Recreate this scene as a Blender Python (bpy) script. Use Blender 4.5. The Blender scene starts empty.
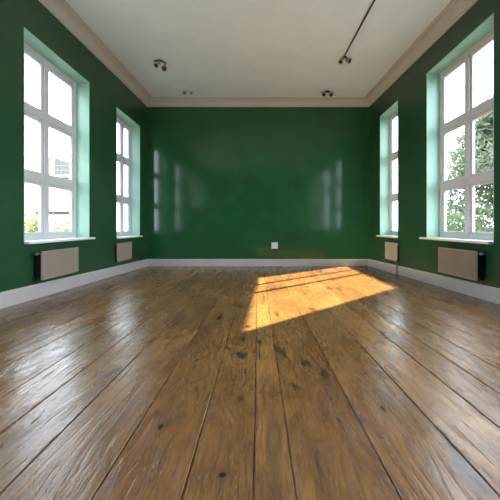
import bpy, bmesh, math, random
from mathutils import Vector, Matrix
C = bpy.context.scene.collection
SC = bpy.context.scene
R = random.Random(7)

# ---------------------------------------------------------------- camera, sky, sun, exposure
E = 1.0                      # eye height; the room runs along +Y
F = 333.0                    # focal length in pixels of a 500 px frame
cam = bpy.data.cameras.new('camera'); cam.sensor_width = 36; cam.lens = 36 * F / 500
cam.shift_x = -(258.25 - 250) / 500; cam.shift_y = -(250 - 226) / 500
cam.clip_start = .02; cam.clip_end = 500
co = bpy.data.objects.new('camera', cam); C.objects.link(co)
co.location = (0, 0, E); co.rotation_euler = (math.pi / 2, 0, 0); SC.camera = co

SKY = 5.0
w = bpy.data.worlds.new('overcast_sky'); SC.world = w; w.use_nodes = True
nt = w.node_tree; bg = nt.nodes['Background']
bg.inputs[0].default_value = (.85, .96, 1.09, 1); bg.inputs[1].default_value = SKY

SUN_DIR = Vector((1, 1.03, -.626)).normalized()
sl = bpy.data.lights.new('sun', 'SUN'); sl.energy = 42; sl.angle = .012; sl.color = (1, .91, .62)
so = bpy.data.objects.new('sun', sl); C.objects.link(so)
so.rotation_euler = SUN_DIR.to_track_quat('-Z', 'Y').to_euler(); so.location = (-12, -12, 12)

# sky portals: they emit nothing themselves, they only tell Cycles where the sky shines in
def portal(s, y0, y1, z0, z1):
    d = bpy.data.lights.new('sky_portal', 'AREA'); d.shape = 'RECTANGLE'; d.size = z1 - z0; d.size_y = y1 - y0
    d.cycles.is_portal = True
    o = bpy.data.objects.new('sky_portal', d); C.objects.link(o); o.location = (s * 3.02, (y0 + y1) / 2, (z0 + z1) / 2)
    o.rotation_euler = (0, s * math.pi / 2, 0)
for q in ((-1, 4.261, 5.917, E - .2, E + 2.55), (-1, 7.048, 8.448, E - .24, E + 2.525), (-1, -.40, 3.46, E + .82, E + 2.54),
          (1, 4.237, 5.937, E - .2, E + 2.72), (1, 7.148, 8.206, E - .23, E + 2.705), (1, -1.9, 3.95, E - .2, E + 2.75)): portal(*q)

vs = SC.view_settings
vs.view_transform = 'Standard'; vs.look = 'None'; vs.gamma = 1; vs.use_curve_mapping = False
vs.exposure = .95
SC.cycles.max_bounces = 14; SC.cycles.diffuse_bounces = 7; SC.cycles.glossy_bounces = 5
SC.cycles.transparent_max_bounces = 24
SC.cycles.use_denoising = True; SC.cycles.caustics_reflective = True
SC.cycles.sample_clamp_indirect = 6

# ---------------------------------------------------------------- mesh helpers
def link(name, bm, mat, parent=None, smooth=False):
    me = bpy.data.meshes.new(name); bmesh.ops.recalc_face_normals(bm, faces=bm.faces); bm.to_mesh(me); bm.free()
    me.materials.append(mat)
    if smooth:
        for p in me.polygons: p.use_smooth = True
    o = bpy.data.objects.new(name, me); C.objects.link(o)
    if parent is not None: o.parent = parent
    return o

def box(bm, x0, x1, y0, y1, z0, z1, bev=0.0):
    x0, x1 = min(x0, x1), max(x0, x1); y0, y1 = min(y0, y1), max(y0, y1)
    r = bmesh.ops.create_cube(bm, size=1)
    for v in r['verts']:
        v.co = Vector(((x0 + x1) / 2 + v.co.x * (x1 - x0), (y0 + y1) / 2 + v.co.y * (y1 - y0), (z0 + z1) / 2 + v.co.z * (z1 - z0)))
    if bev > 0:
        es = list({e for v in r['verts'] for e in v.link_edges})
        bmesh.ops.bevel(bm, geom=es, offset=bev, segments=2, profile=.5, affect='EDGES')

def hexa(bm, corners):       # 8 corners: bottom ring of four then top ring of four
    v = [bm.verts.new(c) for c in corners]
    for f in ((0,1,2,3), (4,5,6,7), (0,1,5,4), (1,2,6,5), (2,3,7,6), (3,0,4,7)):
        bm.faces.new([v[i] for i in f])

def tube(bm, pts, r, n=10):
    pts = [Vector(p) for p in pts]; rings = []
    for i, p in enumerate(pts):
        d = (pts[min(i + 1, len(pts) - 1)] - pts[max(i - 1, 0)]).normalized()
        q = d.to_track_quat('Z', 'Y'); rr = r[i] if isinstance(r, (list, tuple)) else r
        rings.append([bm.verts.new(p + q @ Vector((rr * math.cos(t), rr * math.sin(t), 0))) for t in [2 * math.pi * k / n for k in range(n)]])
    for a, b in zip(rings, rings[1:]):
        for k in range(n): bm.faces.new((a[k], a[(k + 1) % n], b[(k + 1) % n], b[k]))
    bm.faces.new(rings[0][::-1]); bm.faces.new(rings[-1])

def lathe(bm, prof, M, n=20):  # prof: (radius, height) along local Z, M places it
    rings = []
    for r, h in prof:
        rings.append([bm.verts.new(M @ Vector((r * math.cos(2*math.pi*k/n), r * math.sin(2*math.pi*k/n), h))) for k in range(n)])
    for a, b in zip(rings, rings[1:]):
        for k in range(n): bm.faces.new((a[k], a[(k+1) % n], b[(k+1) % n], b[k]))
    bm.faces.new(rings[0][::-1]); bm.faces.new(rings[-1])

def empty(name, loc):
    o = bpy.data.objects.new(name, None); C.objects.link(o); o.location = loc; o.empty_display_size = .1
    return o
def tag(o, label, cat, group=None):
    o['label'] = label; o['category'] = cat
    if group: o['group'] = group
    return o
def struct(o, label, cat): o['kind'] = 'structure'; o['label'] = label; o['category'] = cat; return o

# ---------------------------------------------------------------- materials
def mat(name, col, rough=.5, metal=0.0, spec=.5):
    m = bpy.data.materials.new(name); m.use_nodes = True
    b = m.node_tree.nodes['Principled BSDF']
    b.inputs['Base Color'].default_value = (*col, 1); b.inputs['Roughness'].default_value = rough
    b.inputs['Metallic'].default_value = metal; b.inputs['Specular IOR Level'].default_value = spec
    return m
class NT:
    def __init__(s, m): s.t = m.node_tree; s.b = s.t.nodes['Principled BSDF']
    def n(s, typ, **kw):
        o = s.t.nodes.new(typ)
        for k, v in kw.items():
            if k.startswith('i_'): o.inputs[int(k[2:]) if k[2:].isdigit() else k[2:]].default_value = v
            else: setattr(o, k, v)
        return o
    def l(s, a, b): s.t.links.new(a, b)
    def math(s, op, a, b=None, clamp=False):
        o = s.n('ShaderNodeMath', operation=op); o.use_clamp = clamp
        for i, x in enumerate((a, b)):
            if x is None: continue
            if isinstance(x, (int, float)): o.inputs[i].default_value = x
            else: s.l(x, o.inputs[i])
        return o.outputs[0]
    def mapr(s, x, a, b, c, d):
        o = s.n('ShaderNodeMapRange'); s.l(x, o.inputs[0])
        for i, v in enumerate((a, b, c, d)): o.inputs[i + 1].default_value = v
        return o.outputs[0]
    def mix(s, f, a, b, mode='MIX'):
        o = s.n('ShaderNodeMix', data_type='RGBA', blend_type=mode)
        for i, x in ((0, f), (6, a), (7, b)):
            if isinstance(x, (int, float)): o.inputs[i].default_value = x
            elif isinstance(x, tuple): o.inputs[i].default_value = (*x, 1)
            else: s.l(x, o.inputs[i])
        return o.outputs[2]
    def noise(s, vec, scale, detail=3, rough=.5, dist=0.0):
        o = s.n('ShaderNodeTexNoise'); s.l(vec, o.inputs['Vector'])
        o.inputs['Scale'].default_value = scale; o.inputs['Detail'].default_value = detail
        o.inputs['Roughness'].default_value = rough; o.inputs['Distortion'].default_value = dist
        return o.outputs[0]

def painted(name, col, rough, mott=.12, bump=.05, bscale=60, spec=.5):
    m = mat(name, col, rough, 0, spec); k = NT(m)
    g = k.n('ShaderNodeNewGeometry').outputs['Position']
    a = k.noise(g, 2.2, 4, .6)
    d = tuple(c * (1 - mott) for c in col); u = tuple(min(1, c * (1 + mott)) for c in col)
    k.l(k.mix(k.mapr(a, .3, .7, 0, 1), d, u), k.b.inputs['Base Color'])
    b = k.n('ShaderNodeBump', i_Strength=bump, i_Distance=.01); k.l(k.noise(g, bscale, 3), b.inputs['Height'])
    k.l(b.outputs[0], k.b.inputs['Normal'])
    return m

M_wall = painted('dark_green_paint', (.0185, .068, .029), .32, .12, .006, 14, .32)
M_gloss = painted('dark_green_gloss_paint', (.018, .092, .033), .12, .12, .006, 14, .45)
M_mint = painted('mint_green_paint', (.32, .54, .44), .45, .04, .03)
M_ceil = painted('ceiling_paint', (.84, .92, 1.0), .75, .03, .05, 30)
M_corn = painted('cornice_paint', (.55, .52, .50), .55, .03, .02)
M_base = painted('baseboard_paint', (.52, .475, .455), .4, .03, .02)
M_frame = painted('window_paint', (.58, .58, .60), .4, .03, .02)
M_sill = painted('sill_paint', (.74, .76, .68), .35, .03, .02)
M_rad = painted('radiator_enamel', (.35, .285, .225), .42, .03, .02)
M_radb = mat('radiator_steel_and_gap_shade', (.006, .007, .006), .6)
M_chrome = mat('brushed_chrome', (.62, .60, .57), .28, 1)
M_black = mat('black_metal', (.012, .011, .011), .45)
M_lens = mat('dark_lens', (.02, .02, .02), .15)
M_copper = mat('copper_pipe', (.33, .20, .13), .4, .6)
M_white = mat('white_plastic', (.74, .74, .72), .35)
M_grey = mat('grey_plastic', (.14, .14, .14), .4)

M_glass = bpy.data.materials.new('window_glass'); M_glass.use_nodes = True
t = M_glass.node_tree; t.nodes.clear()
out = t.nodes.new('ShaderNodeOutputMaterial'); mx = t.nodes.new('ShaderNodeMixShader')
tr = t.nodes.new('ShaderNodeBsdfTransparent'); gl = t.nodes.new('ShaderNodeBsdfGlossy'); gl.inputs['Roughness'].default_value = .01
lw = t.nodes.new('ShaderNodeLayerWeight'); lw.inputs[0].default_value = .5
pw = t.nodes.new('ShaderNodeMath'); pw.operation = 'POWER'; pw.inputs[1].default_value = 5
fr = t.nodes.new('ShaderNodeMapRange'); fr.inputs[3].default_value = .04; fr.inputs[4].default_value = .8
t.links.new(lw.outputs['Facing'], pw.inputs[0]); t.links.new(pw.outputs[0], fr.inputs[0])
tr.inputs[0].default_value = (.97, .985, .98, 1)
t.links.new(fr.outputs[0], mx.inputs[0]); t.links.new(tr.outputs[0], mx.inputs[1]); t.links.new(gl.outputs[0], mx.inputs[2]); t.links.new(mx.outputs[0], out.inputs[0])

def wood():
    m = mat('aged_oak_boards', (.2, .1, .04), .35); k = NT(m)
    g = k.n('ShaderNodeNewGeometry').outputs['Position']
    at = k.n('ShaderNodeVertexColor'); at.layer_name = 'board'
    sp = k.n('ShaderNodeSeparateColor'); k.l(at.outputs[0], sp.inputs[0])
    rnd, rnd2 = sp.outputs[0], sp.outputs[1]
    off = k.n('ShaderNodeVectorMath', operation='SCALE'); k.l(at.outputs[0], off.inputs[0]); off.inputs['Scale'].default_value = 37
    def coords(sx, sy):
        mp = k.n('ShaderNodeVectorMath', operation='MULTIPLY'); k.l(g, mp.inputs[0]); mp.inputs[1].default_value = (sx, sy, 0)
        ad = k.n('ShaderNodeVectorMath', operation='ADD'); k.l(mp.outputs[0], ad.inputs[0]); k.l(off.outputs[0], ad.inputs[1])
        return ad.outputs[0]
    # knots: sparse stretched cells; rings of grain bend round them
    vor = k.n('ShaderNodeTexVoronoi'); k.l(coords(3.6, 1.7), vor.inputs['Vector']); vor.inputs['Scale'].default_value = 1.0
    kd = vor.outputs['Distance']
    ksel = k.mapr(k.n('ShaderNodeSeparateColor').outputs[0], 0, 1, 0, 1)
    sc = k.n('ShaderNodeSeparateColor'); k.l(vor.outputs['Color'], sc.inputs[0])
    ksel = k.math('GREATER_THAN', sc.outputs[0], .72)
    kring = k.math('MULTIPLY', k.mapr(kd, 0, .42, 1, 0), ksel)
    knot = k.math('MULTIPLY', k.mapr(kd, .05, .11, 1, 0), ksel)
    # cathedral grain: contour lines of a stretched noise field
    field = k.noise(coords(2.6, .42), 1.0, 2.5, .45, .35)
    field = k.math('ADD', field, k.math('MULTIPLY', kring, .16))
    rings = k.math('SINE', k.math('MULTIPLY', field, 95))
    rings01 = k.mapr(rings, -1, 1, 0, 1)
    fine = k.noise(coords(85, 6), 1.0, 4, .65)
    fibre = k.noise(coords(190, 16), 1.0, 3, .6)
    blot = k.noise(coords(2.2, .8), 1.0, 4, .6, .4)
    worn = k.noise(g, .9, 3, .55)
    base = k.mix(k.mapr(blot, .3, .72, 0, 1), (.305, .147, .046), (.125, .054, .016))
    base = k.mix(k.math('MULTIPLY', k.math('POWER', rings01, 2.5), .45), base, (.085, .040, .017))
    base = k.mix(k.mapr(fine, .40, .72, 0, .7), base, (.075, .036, .016))
    base = k.mix(k.mapr(fibre, .52, .75, 0, .5), base, (.42, .25, .12))
    tone = k.mix(rnd, (.97, .93, .90), (1.28, 1.24, 1.16))
    base = k.mix(1.0, base, tone, 'MULTIPLY')
    base = k.mix(k.mapr(kring, .55, .95, 0, .6), base, (.05, .022, .01))
    base = k.mix(knot, base, (.012, .007, .004))
    # sharp dark grain cracks and pale worn streaks
    crack = k.noise(coords(42, 2.4), 1.0, 5, .7, .8)
    base = k.mix(k.mapr(crack, .59, .66, 0, .62), base, (.045, .020, .008))
    ring2 = k.math('POWER', k.mapr(k.math('SINE', k.math('MULTIPLY', field, 210)), -1, 1, 0, 1), 6)
    base = k.mix(k.math('MULTIPLY', ring2, k.mapr(worn, .4, .65, 0, .6)), base, (.06, .028, .011))
    # dark smears, as in old boards
    sm = k.noise(coords(5.5, 1.3), 1.0, 3, .6, .8)
    base = k.mix(k.mapr(sm, .62, .70, 0, .75), base, (.05, .024, .011))
    # single knots and scars in the near boards: (x, y, half width, half length)
    wob = k.noise(coords(14, 6), 1.0, 3, .6)
    sp3 = k.n('ShaderNodeSeparateXYZ'); k.l(g, sp3.inputs[0])
    for kx, ky, ka, kb, ks in ((-.130, 1.198, .017, .022, 1), (-.122, 2.75, .022, .06, .9), (-.142, 2.42, .022, .05, .9), (-.40, 3.50, .03, .16, .8), (-.215, 4.0, .03, .13, .8),
                               (-.44, 1.50, .014, .025, .9), (.006, 2.68, .02, .05, .9), (.405, 2.05, .022, .10, .7), (.30, 2.25, .012, .09, .6), (.62, 1.65, .012, .03, .8), (-.9, 2.1, .03, .08, .7), (1.1, 2.9, .03, .1, .7)):
        u = k.math('MULTIPLY', k.math('ADD', sp3.outputs[0], -kx), 1 / ka); v = k.math('MULTIPLY', k.math('ADD', sp3.outputs[1], -ky), 1 / kb)
        dd = k.math('SQRT', k.math('ADD', k.math('MULTIPLY', u, u), k.math('MULTIPLY', v, v)))
        dd = k.math('ADD', dd, k.math('MULTIPLY', k.math('SUBTRACT', wob, .5), 1.6))
        base = k.mix(k.mapr(dd, .9, 3.2, .45 * ks, 0), base, (.07, .03, .011))
        base = k.mix(k.mapr(dd, .55, 1.0, ks, 0), base, (.012, .006, .003))
    k.l(base, k.b.inputs['Base Color'])
    rg = k.mapr(k.noise(coords(9, 2), 1.0, 4, .6), .3, .7, .13, .29)
    rg = k.math('ADD', rg, k.math('MULTIPLY', rings01, .06))
    k.l(rg, k.b.inputs['Roughness']); k.b.inputs['Specular IOR Level'].default_value = .8
    b1 = k.n('ShaderNodeBump', i_Strength=.5, i_Distance=.012)
    k.l(k.noise(coords(5, 1.1), 1.0, 2, .5), b1.inputs['Height'])
    h = k.math('ADD', k.math('MULTIPLY', rings01, .3), k.math('MULTIPLY', fine, 1.0))
    h = k.math('SUBTRACT', h, k.math('MULTIPLY', knot, .8)); h = k.math('SUBTRACT', h, k.mapr(crack, .60, .66, 0, .7)); h = k.math('SUBTRACT', h, k.math('MULTIPLY', ring2, .35))
    b2 = k.n('ShaderNodeBump', i_Strength=.28, i_Distance=.004); k.l(h, b2.inputs['Height']); k.l(b1.outputs[0], b2.inputs['Normal'])
    k.l(b2.outputs[0], k.b.inputs['Normal'])
    return m
M_wood = wood()

# ---------------------------------------------------------------- room shell
W = 3.0; YB = 9.02; YF = -2.2; T = .30
def zf(y): return E - .867 - .024 * y              # the old boards run gently downhill to the far wall
def zc(y): return E + 3.125 + .033 * y             # and the ceiling gently up
ZLO, ZHI = -.55, 4.75

def floor():
    bm = bmesh.new(); lay = bm.loops.layers.color.new('board')
    xs = [-.863, -.546, -.252, -.016, .126, .47, .80]
    a = xs[0]
    while a > -W: a -= R.uniform(.22, .34); xs.insert(0, a)
    a = xs[-1]
    while a < W: a += R.uniform(.22, .36); xs.append(a)
    xs[0] = -W; xs[-1] = W
    if xs[1] - xs[0] < .1: xs.pop(1)
    if xs[-1] - xs[-2] < .1: xs.pop(-2)
    gap, ch, dp = .0028, .0030, .012
    for x0, x1 in zip(xs, xs[1:]):
        yj = 1.82 if abs(x0 + .016) < .01 else R.uniform(3.3, 8.6)     # one butt joint in the run of each board
        for y0, y1 in ((YF, yj), (yj, YB)):
            col = (R.random(), R.random(), R.random(), 1)
            a0, a1, b0, b1 = x0 + gap, x1 - gap, y0 + gap * .8, y1 - gap * .8
            t0 = [(a0 + ch, b0 + ch), (a1 - ch, b0 + ch), (a1 - ch, b1 - ch), (a0 + ch, b1 - ch)]
            t1 = [(a0, b0), (a1, b0), (a1, b1), (a0, b1)]
            top = [bm.verts.new((p[0], p[1], zf(p[1]))) for p in t0]
            mid = [bm.verts.new((p[0], p[1], zf(p[1]) - ch)) for p in t1]
            low = [bm.verts.new((p[0], p[1], zf(p[1]) - dp)) for p in t1]
            fs = [bm.faces.new(top)]
            for u, v in ((top, mid), (mid, low)):
                for i in range(4): fs.append(bm.faces.new((u[i], u[(i+1) % 4], v[(i+1) % 4], v[i])))
            for f in fs:
                for lp in f.loops: lp[lay] = col
    n0 = len(bm.faces)
    hexa(bm, [(-W, YF, ZLO), (W, YF, ZLO), (W, YB, ZLO), (-W, YB, ZLO)] +
             [(x, y, zf(y) - dp) for x, y in ((-W, YF), (W, YF), (W, YB), (-W, YB))])
    bm.faces.ensure_lookup_table()
    for f in bm.faces[n0:]:
        for lp in f.loops: lp[lay] = (0, 0, 0, 1)
    return link('floor', bm, M_wood)
struct(floor(), 'worn glossy oak plank floor of wide boards', 'floor')

bm = bmesh.new()
X = W + T
hexa(bm, [(x, y, zc(y)) for x, y in ((-X, YF - .3), (X, YF - .3), (X, YB + .3), (-X, YB + .3))] +
         [(x, y, ZHI + .2) for x, y in ((-X, YF - .3), (X, YF - .3), (X, YB + .3), (-X, YB + .3))])
struct(link('ceiling', bm, M_ceil), 'pale grey painted ceiling', 'ceiling')

bm = bmesh.new(); box(bm, -X, X, YF - .3, YB + .3, ZHI + .2, 9.6)  # unseen mass over the room, added to keep sun off the tree
struct(link('roof', bm, M_ceil), 'unseen block added above the room to shade the tree outside', 'roof')

# openings: (y0, y1, z0, z1)
L1 = (4.261, 5.917, E - .205, E + 2.55); L2 = (7.048, 8.448, E - .245, E + 2.525); L3 = (-.40, 3.46, E + .82, E + 2.54)
R1 = (4.237, 5.937, E - .205, E + 2.72); R2 = (7.148, 8.206, E - .23, E + 2.705); R3 = (-1.9, 3.95, E - .2, E + 2.75)
def side_wall(name, s, ops, label):
    bm = bmesh.new(); y = YF - .3; xa, xb = s * W, s * (W + T)
    for (y0, y1, z0, z1) in sorted(ops):
        box(bm, xa, xb, y, y0, ZLO, ZHI); box(bm, xa, xb, y0, y1, ZLO, z0); box(bm, xa, xb, y0, y1, z1, ZHI); y = y1
    box(bm, xa, xb, y, YB + .3, ZLO, ZHI)
    struct(link(name, bm, M_wall), label, 'wall')
side_wall('wall_left', -1, [L1, L2, L3], 'dark green left side wall')
side_wall('wall_right', 1, [R1, R2, R3], 'dark green right side wall')
bm = bmesh.new(); box(bm, -W, W, YB, YB + .3, ZLO, ZHI); struct(link('wall_back', bm, M_gloss), 'dark green far end wall', 'wall')
bm = bmesh.new(); box(bm, -W, W, YF - .3, YF, ZLO, ZHI); struct(link('wall_front', bm, M_wall), 'dark green wall behind the viewer', 'wall')

def sweep(name, prof, a, b, inward, zfun, mitre, mt, label, cat):
    # prof: (out from wall, height rel. to zfun); a, b: ends on the wall line; mitred in the corners
    bm = bmesh.new(); a = Vector(a); b = Vector(b); d = (b - a).normalized(); n = Vector(inward); rings = []
    for p, sgn in ((a, 1), (b, -1)):
        ring = []
        for o, h in prof:
            q = p + n * o + d * (sgn * o * mitre)
            ring.append(bm.verts.new((q.x, q.y, zfun(q.y) + h)))
        rings.append(ring)
    m = len(prof)
    for i in range(m): bm.faces.new((rings[0][i], rings[0][(i+1) % m], rings[1][(i+1) % m], rings[1][i]))
    bm.faces.new(rings[0]); bm.faces.new(rings[1][::-1])
    return struct(link(name, bm, mt), label, cat)
cp = [(0, .02), (0, -.20), (.016, -.20), (.022, -.192), (.022, -.165), (.034, -.158), (.044, -.14), (.056, -.115), (.075, -.088), (.10, -.066),
      (.125, -.053), (.135, -.048), (.135, -.034), (.155, -.034), (.163, -.028), (.163, -.012), (.185, -.012), (.19, -.006), (.19, .02)]
bp = [(0, 0), (.022, 0), (.022, .15), (.020, .163), (.013, .170), (.013, .176), (.009, .188), (0, .190)]
A, B, D, G = (-W, YF, 0), (-W, YB, 0), (W, YB, 0), (W, YF, 0)
sweep('trim_1', cp, A, B, (1, 0, 0), zc, 1, M_corn, 'moulded ceiling cornice along the left wall', 'cornice')
sweep('trim_2', cp, B, D, (0, -1, 0), zc, 1, M_corn, 'moulded ceiling cornice along the far wall', 'cornice')
sweep('trim_3', cp, D, G, (-1, 0, 0), zc, 1, M_corn, 'moulded ceiling cornice along the right wall', 'cornice')
sweep('baseboard_left', bp, A, B, (1, 0, 0), zf, 1, M_base, 'white baseboard along the left wall', 'baseboard')
sweep('baseboard_back', bp, B, D, (0, -1, 0), zf, 1, M_base, 'white baseboard along the far wall', 'baseboard')
sweep('baseboard_right', bp, D, G, (-1, 0, 0), zf, 1, M_base, 'white baseboard along the right wall', 'baseboard')

# ---------------------------------------------------------------- windows
def window(name, s, op, mulls, trans, label, sill_over=(.05, .13), mw=.096, sw=.046):
    y0, y1, z0, z1 = op
    root = empty(name, (s * W, (y0 + y1) / 2, z0)); struct(root, label, 'window')
    inv = Matrix.Translation(-root.location)
    def put(nm, bm, mt):
        bm.transform(inv); return link(nm, bm, mt, root)
    e = .012; d1 = .225; d2 = .295
    bm = bmesh.new()                                    # mint plaster lining of the opening
    xa, xb = s * (W - .001), s * (W + T)
    box(bm, xa, xb, y0, y0 + e, z0, z1); box(bm, xa, xb, y1 - e, y1, z0, z1); box(bm, xa, xb, y0 + e, y1 - e, z1 - e, z1)
    put('reveal', bm, M_mint)
    bm = bmesh.new(); box(bm, s * (W - .075), s * (W + d1 + .03), y0 - sill_over[0], y1 + sill_over[1], z0 - .028, z0 + .004, .006)
    if True:                                            # only the nose passes beyond the opening
        bm.free(); bm = bmesh.new()
        box(bm, s * (W - .075), s * (W - .0), y0 - sill_over[0], y1 + sill_over[1], z0 - .03, z0 + .004, .006)
        box(bm, s * (W - .02), s * (W + T), y0 + .001, y1 - .001, z0 + .001, z0 + .004)
    put('window_sill', bm, M_sill)
    ya, yb, za, zb = y0 + e, y1 - e, z0 + .005, z1 - e
    fw, fb = .078, .066
    X0, X1 = s * (W + d1), s * (W + d2)
    bm = bmesh.new()
    box(bm, X0, X1, ya, ya + fw, za, zb, .004); box(bm, X0, X1, yb - fw, yb, za, zb, .004)
    box(bm, X0, X1, ya + fw, yb - fw, zb - fw, zb, .004); box(bm, X0, X1, ya + fw, yb - fw, za, za + fb, .004)
    put('window_frame', bm, M_frame)
    for m_ in mulls:
        bm = bmesh.new(); box(bm, s * (W + d1 - .012), X1, m_ - mw / 2, m_ + mw / 2, za + fb, zb - fw, .006); put('mullion', bm, M_frame)
    ye = [ya + fw] + [q for m_ in mulls for q in (m_ - mw / 2, m_ + mw / 2)] + [yb - fw]
    cols = list(zip(ye[0::2], ye[1::2])); th = .094
    ze = [za + fb] + [q for h in trans for q in (h - th / 2, h + th / 2)] + [zb - fw]
    rows = list(zip(ze[0::2], ze[1::2]))
    for h in trans:
        bm = bmesh.new()
        for c0, c1 in cols: box(bm, s * (W + d1 - .010), X1, c0, c1, h - th / 2, h + th / 2, .006)
        put('transom', bm, M_frame)
    for c0, c1 in cols:
        for r0, r1 in rows:
            bm = bmesh.new(); u0, u1 = s * (W + d1 + .012), s * (W + d1 + .055)
            box(bm, u0, u1, c0, c0 + sw, r0, r1, .004); box(bm, u0, u1, c1 - sw, c1, r0, r1, .004)
            box(bm, u0, u1, c0 + sw, c1 - sw, r1 - sw, r1, .004); box(bm, u0, u1, c0 + sw, c1 - sw, r0, r0 + sw, .004)
            sash = put('sash', bm, M_frame)
            bm = bmesh.new(); xg = s * (W + d1 + .035)
            v = [bm.verts.new(p) for p in ((xg, c0 + sw, r0 + sw), (xg, c1 - sw, r0 + sw), (xg, c1 - sw, r1 - sw), (xg, c0 + sw, r1 - sw))]
            bm.faces.new(v); bm.transform(inv); link('glass_pane', bm, M_glass, sash)
window('window_1', -1, L1, [5.06], [E + .70, E + 1.64], 'tall white six-pane window nearer on the left wall', (.0, .07))
window('window_2', -1, L2, [7.93], [E + .63, E + 1.59], 'tall white window on the left wall near the far corner', (0, .0))
window('window_3', 1, R1, [5.13], [E + .695, E + 1.69], 'tall white six-pane window nearer on the right wall, tree outside', (.0, .12))
window('window_4', 1, R2, [7.5], [E + .68, E + 1.67], 'tall white window on the right wall near the far corner', (.0, .06))
window('window_added_sun', -1, L3, [1.60, 2.36], [], 'unseen wide high window added on the left wall to cast the sun patch', (0, 0), .06, .018)
window('window_added_daylight', 1, R3, [-.1, 1.7], [E + 1.7], 'unseen wide tall window added on the right wall for more daylight', (0, 0))  # added opening out of view, brings more daylight into the room

# ---------------------------------------------------------------- radiators
def radiator(s, ya, yb, zt, zb, label, dd=0.0, pipe=False):
    root = empty('radiator', (s * W, (ya + yb) / 2, zb))
    tag(root, label, 'radiator', 'panel radiators under the windows')
    inv = Matrix.Translation(-root.location)
    def put(nm, bm, mt, par=root, smooth=False):
        bm.transform(inv); return link(nm, bm, mt, par, smooth)
    xf, xm = s * (W - .14 + dd), s * (W - .105 + dd)
    bm = bmesh.new(); n = max(8, int(round((yb - ya) / .044))); st = (yb - ya) / n
    box(bm, s * (W - .128 + dd), xm, ya, yb, zb, zt, .004)
    for i in range(n):                                   # ribs of the front
        c = ya + (i + .5) * st
        box(bm, xf, s * (W - .126 + dd), c - st * .29, c + st * .29, zb + .014, zt - .014, .006)
    box(bm, xf, s * (W - .126 + dd), ya, yb, zt - .016, zt, .003); box(bm, xf, s * (W - .126 + dd), ya, yb, zb, zb + .016, .003)
    put('front_panel', bm, M_rad)
    bm = bmesh.new(); box(bm, xm, s * (W - .03 + dd * .2), ya + .012, yb - .012, zb + .015, zt - .012)  # black box behind the panel: the gap's shade put into its colour
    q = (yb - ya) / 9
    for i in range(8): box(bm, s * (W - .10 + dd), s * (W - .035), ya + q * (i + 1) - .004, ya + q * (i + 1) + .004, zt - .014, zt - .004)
    put('gap_shade_box', bm, M_radb)
    for yy in (ya + .14, yb - .14):
        bm = bmesh.new(); box(bm, s * (W - .034), s * (W - .0), yy - .02, yy + .02, zb + .04, zt - .05, .002); put('wall_bracket', bm, M_radb)
    for zz, big in ((zt - .03, True), (zb + .025, False)):
        bm = bmesh.new(); xx = s * (W - .085 + dd * .5)
        tube(bm, [(xx, ya + .02, zz), (xx, ya - .022, zz)], .011, 10)
        tube(bm, [(xx, ya - .018, zz), (xx, ya - .03, zz), (xx, ya - .075 if big else ya - .05, zz)], [.017, .021, .018], 12)
        put('valve', bm, M_grey if big else M_radb, smooth=False)
    if pipe:
        bm = bmesh.new(); xx = s * (W - .05); yy = ya + .035
        tube(bm, [(xx, yy, zb + .03), (xx, yy, zf(yy))], .013, 12); put('pipe', bm, M_copper, smooth=True)
        bm = bmesh.new(); lathe(bm, [(.024, 0), (.024, .008), (.016, .012)], Matrix.Translation((xx, yy, zf(yy)))); put('floor_collar', bm, M_copper)
    return root
radiator(-1, 4.425, 5.313, E - .338, E - .722, 'beige ribbed radiator under the nearer left window')
radiator(-1, 6.94, 7.71, E - .36, E - .752, 'beige radiator under the farther left window, near the corner', .06)
radiator(1, 4.386, 5.304, E - .336, E - .724, 'beige ribbed radiator under the nearer right window, black valves beside it')
radiator(1, 7.06, 7.69, E - .36, E - .755, 'small beige radiator under the farther right window, pipe down to floor', dd=.06, pipe=True)

# ---------------------------------------------------------------- socket on the far wall
px = lambda x, y, d: ((x - 258.25) * d / F, d, E + (226 - y) * d / F)
sx, _, sz = px(274.6, 245.5, YB)
so_ = tag(empty('wall_socket', (sx, YB, sz)), 'square white power socket low on the green far wall', 'socket')
bm = bmesh.new(); box(bm, -.085, .085, -.009, -.0, -.085, .085, .005); link('face_plate', bm, M_white, so_)
bm = bmesh.new(); lathe(bm, [(.052, 0), (.052, .006), (.047, .008), (.043, .002)], Matrix.Rotation(math.pi / 2, 4, 'X') @ Matrix.Translation((0, 0, .010)), 24); link('socket_ring', bm, M_white, so_)
for q in (-1, 1):
    bm = bmesh.new(); lathe(bm, [(.006, 0), (.006, .0025)], Matrix.Translation((q * .02, -.0105, 0)) @ Matrix.Rotation(math.pi / 2, 4, 'X'), 12); link('pin_hole', bm, M_grey, so_)

# ---------------------------------------------------------------- ceiling spotlights
def head(root, p, aim, size, mt):
    q = Vector(aim).normalized().to_track_quat('Z', 'Y').to_matrix().to_4x4()
    M = Matrix.Translation(p) @ q; s = size
    bm = bmesh.new(); lathe(bm, [(.18*s, -.55*s), (.34*s, -.5*s), (.42*s, -.3*s), (.46*s, .1*s), (.54*s, .45*s), (.56*s, .5*s), (.50*s, .5*s), (.44*s, .40*s)], M, 20)
    h = link('spot_head', bm, mt, root, True)
    bm = bmesh.new(); lathe(bm, [(.44*s, .40*s), (.40*s, .43*s), (.2*s, .45*s)], M, 20); link('lens', bm, M_lens, h, True)
def cl(x, y):
    d = F * 3.125 / (215 - y); return Vector(((x - 258.25) * d / F, d, zc(d)))
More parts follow.
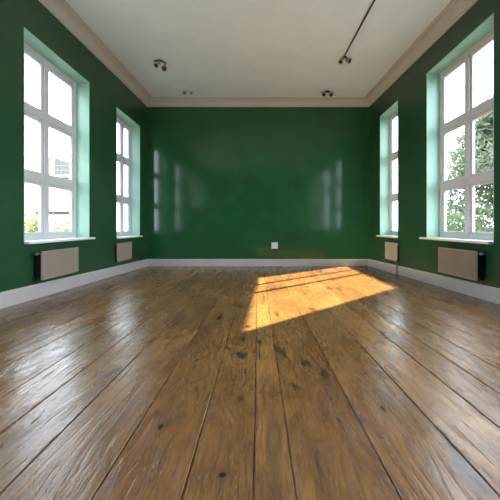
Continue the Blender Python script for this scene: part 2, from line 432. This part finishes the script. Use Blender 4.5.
# arched twin spot on the left
p = cl(159, 60); r_ = tag(empty('twin_spotlight', p), 'chrome twin spotlight with a curved arm, on the left side of the ceiling', 'ceiling light', 'twin ceiling spotlights')
bm = bmesh.new(); lathe(bm, [(.055, -.02), (.06, -.016), (.06, 0)], Matrix.Translation((.02, 0, 0)), 24); link('ceiling_plate', bm, M_chrome, r_, True)
bm = bmesh.new(); pts = [(-.10 + .25 * (i / 12), .0 - .05 * i / 12, -.025 - .05 * math.sin(math.pi * i / 12) * -.2 - (.10 * max(0, i / 12 - .45))) for i in range(13)]; pts.append((.11, -.05, -.16))
tube(bm, pts, .013, 10); link('curved_arm', bm, M_black, r_, True)
head(r_, (-.03, -.02, -.095), (-.5, -.5, -.8), .10, M_chrome); head(r_, (.105, -.05, -.185), (.5, -.7, -.5), .115, M_chrome)
# low twin spot near the far wall, left
p = cl(188, 90.5); r_ = tag(empty('twin_spotlight', p), 'small flat twin spotlight on the ceiling near the left far corner', 'ceiling light', 'twin ceiling spotlights')
bm = bmesh.new(); box(bm, -.14, .14, -.035, .035, -.014, 0, .004); link('ceiling_plate', bm, M_white, r_)
for q in (-1, 1): head(r_, (q * .08, 0, -.04), (q * .3, -.3, -1), .075, M_chrome)
# twin spot near the far wall, right
p = cl(327.3, 91); r_ = tag(empty('twin_spotlight', p), 'dark barred twin spotlight on the ceiling near the right far corner', 'ceiling light', 'twin ceiling spotlights')
bm = bmesh.new(); lathe(bm, [(.05, -.02), (.055, -.015), (.055, 0)], Matrix.Identity(4), 20); link('ceiling_plate', bm, M_black, r_, True)
bm = bmesh.new(); tube(bm, [(-.15 + .3 * i / 10, 0, -.03 + .018 * math.sin(math.pi * i / 10) - .012) for i in range(11)], .012, 10); link('curved_arm', bm, M_black, r_, True)
for q in (-1, 1): head(r_, (q * .085, -.01, -.078), (q * .25, -.7, -1), .10, M_chrome)
# black rail with a twin spot at its end
p = cl(344.5, 57); r_ = tag(empty('track_light', p), 'thin black ceiling rail ending in a pair of chrome spotlights', 'ceiling light')
bm = bmesh.new(); y0 = -5.6
a = [(x, y, zc(p.y + y) - p.z + dz) for y in (y0, -.06) for x, dz in ((-.030, -.022), (-.011, -.022), (-.011, 0), (-.030, 0))]
v = [bm.verts.new(c) for c in a]
for i in range(4): bm.faces.new((v[i], v[(i+1) % 4], v[4 + (i+1) % 4], v[4 + i]))
bm.faces.new(v[:4]); bm.faces.new(v[4:]); link('rail', bm, M_black, r_)
bm = bmesh.new(); lathe(bm, [(.04, -.02), (.045, -.015), (.045, 0)], Matrix.Identity(4), 20); link('ceiling_plate', bm, M_black, r_, True)
bm = bmesh.new(); tube(bm, [(-.08, 0, -.035), (0, 0, -.022), (.08, 0, -.035)], .011, 10); link('arm', bm, M_chrome, r_, True)
head(r_, (-.065, -.01, -.08), (-.6, -.5, -1), .095, M_chrome); head(r_, (.07, .0, -.065), (.8, -.6, -.6), .10, M_chrome)

# ---------------------------------------------------------------- outdoors
M_grass = painted('gravel_yard', (.11, .125, .12), .9, .3, .1, 9)
M_rend = painted('pale_render', (.085, .084, .082), .8, .04, .05)
M_roof = painted('grey_roofing', (.03, .03, .03), .7, .1, .05)
M_win = mat('far_window_glass', (.06, .07, .075), .3)
M_bark = painted('bark', (.14, .11, .085), .9, .3, .3, 20)
def leafmat(name, c):
    m = mat(name, c, .5); k = NT(m); b = k.b
    g = k.n('ShaderNodeNewGeometry')
    k.l(k.mix(g.outputs['Random Per Island'], tuple(x * .6 for x in c), tuple(min(1, x * 1.35) for x in c)), b.inputs['Base Color'])
    tl = k.n('ShaderNodeBsdfTranslucent'); tl.inputs[0].default_value = (c[0] * 1.1, c[1] * 1.2, c[2] * .7, 1)
    ms = k.n('ShaderNodeMixShader'); ms.inputs[0].default_value = .4
    k.l(b.outputs[0], ms.inputs[1]); k.l(tl.outputs[0], ms.inputs[2]); k.l(ms.outputs[0], k.t.nodes['Material Output'].inputs[0])
    return m
M_leaf = leafmat('silvery_leaves', (.20, .22, .165)); M_leaf2 = leafmat('fresh_leaves', (.11, .15, .06)); M_leaf3 = leafmat('pale_leaves', (.10, .145, .085))

bm = bmesh.new(); box(bm, -90, 90, -60, 120, -.9, -.6)
struct(link('ground', bm, M_grass), 'grey gravel yard around the house', 'ground')
bm = bmesh.new(); box(bm, -15, -9, -2.08, 4.5, -.6, E + 7.0);  # added out of view, keeps direct sun off the two left windows
struct(link('wall_added_sun_block', bm, M_rend), 'unseen pale block added outside on the left to stop the sun', 'wall')

bm = bmesh.new(); box(bm, -5.75, -3.3, -9.4, -9, -.6, E + 5.2); box(bm, 3.3, 5.4, -9.4, -9, -.6, E + 5.2)  # added out of view, keep bright sky out of the far wall's gloss
struct(link('wall_added_screen', bm, painted('dark_screen', (.06, .035, .028), .9, .2, .1)), 'unseen dark screens added behind the house to block sky reflections', 'wall')

def leaves(bm, pts, size, rng):
    for p in pts:
        s = size * rng.uniform(.6, 1.35)
        q = Vector((rng.gauss(0, 1), rng.gauss(0, 1), rng.gauss(0, 1))).normalized().to_track_quat('Z', 'Y')
        ang = rng.uniform(0, 6.28); ca, sa = math.cos(ang), math.sin(ang)
        sh = [(0, -1, 0), (.38, -.2, .06), (.3, .45, .05), (0, 1, -.08), (-.3, .45, .05), (-.38, -.2, .06)]
        vv = [bm.verts.new(p + q @ Vector(((x * ca - y * sa) * s, (x * sa + y * ca) * s, z * s))) for x, y, z in sh]
        bm.faces.new((vv[0], vv[1], vv[2], vv[3])); bm.faces.new((vv[0], vv[3], vv[4], vv[5]))
def tree(name, label, base, h, rad, nlim, nl, size, ml, seed, crown0=.18, cat='tree', group=None):
    rng = random.Random(seed); root = tag(empty(name, base), label, cat, group)
    bm = bmesh.new(); tube(bm, [(0, 0, 0), (.05, .02, h * .3), (-.04, .05, h * .65), (.02, 0, h * .97)], [.05 * h ** .6, .04 * h ** .6, .02 * h ** .6, .008], 10)
    tips = []
    for i in range(nlim):
        t_ = crown0 + (1 - crown0) * (i + rng.random()) / nlim; ph = rng.uniform(0, 6.283)
        rr = rad * (1.08 - t_) ** .75 * rng.uniform(.65, 1.12)
        a = Vector((0, 0, h * t_ * .9)); b = Vector((rr * math.cos(ph), rr * math.sin(ph), h * t_ * .9 + rng.uniform(-.05, .35) * rr))
        mid = (a + b) / 2 + Vector((0, 0, .12 * rr)); tube(bm, [a, mid, b], [.02 * h ** .5, .012 * h ** .5, .004], 6)
        tips.append((a, mid, b, rr))
    link('trunk', bm, M_bark, root, True)
    bm = bmesh.new(); pts = []
    for _ in range(nl):
        a, mid, b, rr = tips[int(rng.random() * len(tips))]; u = rng.uniform(.25, 1.05)
        c = a.lerp(mid, u * 2) if u < .5 else mid.lerp(b, u * 2 - 1)
        g_ = .10 + .13 * rr
        pts.append(c + Vector((rng.gauss(0, g_), rng.gauss(0, g_), rng.gauss(0, g_ * .8))))
    leaves(bm, pts, size, rng); link('foliage', bm, ml, root)
    return root
def shrub(label, base, h, rad, nl, size, ml, seed):
    rng = random.Random(seed); root = tag(empty('shrub', base), label, 'shrub', 'shrubs outside the windows')
    bm = bmesh.new(); stems = []
    for i in range(9):
        ph = rng.uniform(0, 6.28); rr = rad * rng.uniform(.2, .95)
        b = Vector((rr * math.cos(ph), rr * math.sin(ph), h * rng.uniform(.65, 1)))
        tube(bm, [(0, 0, 0), (b.x * .4, b.y * .4, b.z * .55), b], [.025, .015, .005], 6); stems.append(b)
    link('stem', bm, M_bark, root)
    bm = bmesh.new(); pts = []
    for _ in range(nl):
        b = stems[int(rng.random() * 9)]; u = rng.uniform(.2, 1.02); c = Vector((b.x * u * u ** .3, b.y * u ** 1.3, b.z * u))
        pts.append(c + Vector((rng.gauss(0, .16 * rad + .04), rng.gauss(0, .16 * rad + .04), rng.gauss(0, .12 * h))))
    leaves(bm, pts, size, rng); link('foliage', bm, ml, root)
GZ = -.6
tree('leafy_tree', 'tall silvery green tree outside the nearer right window', (8.05, 11.2, GZ), 6.4, 2.35, 60, 17000, .095, M_leaf, 3)
shrub('yellow green shrub below the tree outside the right window', (5.75, 9.3, GZ), 2.1, .9, 1500, .075, M_leaf2, 5)
shrub('fresh green bush outside the nearer left window, by its lower right pane', (-8.7, 15.0, GZ), 2.0, 1.1, 1600, .075, M_leaf3, 8)
shrub('taller green bush outside the nearer left window, by its lower left pane', (-11.0, 16.4, GZ), 2.3, .9, 1600, .075, M_leaf2, 9)

# pale house across the garden, seen through the left window
h = tag(empty('house', (-21.5, 33, GZ)), 'pale house with railed roof terrace outside the nearer left window', 'building')
def hp(nm, bm, mt, par=None): return link(nm, bm, mt, par or h)
bm = bmesh.new(); box(bm, -6, 3.2, 0, 8, 0, 6.4); hp('wall', bm, M_rend)
bm = bmesh.new(); box(bm, -6.2, 3.4, -.25, 8.2, 6.4, 6.65); hp('roof_slab', bm, M_rend)
bm = bmesh.new(); box(bm, -3.5, -.2, 2.5, 6, 6.65, 8.9); hp('stair_tower', bm, M_rend)
bm = bmesh.new()
for i in range(25): tube(bm, [(-6.1 + i * .39, -.15, 6.65), (-6.1 + i * .39, -.15, 7.55)], .02, 6)
for zz in (7.1, 7.55): tube(bm, [(-6.1, -.15, zz), (3.3, -.15, zz)], .03, 6)
hp('railing', bm, M_roof)
for i, x in enumerate((-5, -2.9, -.8, 1.3)):
    for z in (1.0, 4.0):
        bm = bmesh.new(); box(bm, x, x + 1.1, -.06, .1, z, z + 1.6, .02); f = hp('window', bm, M_frame)
        bm = bmesh.new(); box(bm, x + .1, x + 1.0, -.075, .0, z + .1, z + 1.5); hp('pane', bm, M_win, f)
h2 = tag(empty('garden_shed', (-13.8, 23.0, GZ)), 'low pale outbuilding with flat grey roof outside the nearer left window', 'building')
bm = bmesh.new(); box(bm, -1.6, 1.3, 0, 2.6, 0, 2.55); link('wall', bm, M_rend, h2)
bm = bmesh.new(); box(bm, -1.8, 1.5, -.3, 2.8, 2.55, 2.85, .03); link('roof', bm, M_roof, h2)
for x in (-1.2, .1):
    bm = bmesh.new(); box(bm, x, x + .9, -.05, .1, 1.1, 2.2, .02); f = link('window', bm, M_frame, h2)
    bm = bmesh.new(); box(bm, x + .08, x + .82, -.06, 0, 1.18, 2.12); link('pane', bm, M_win, f)
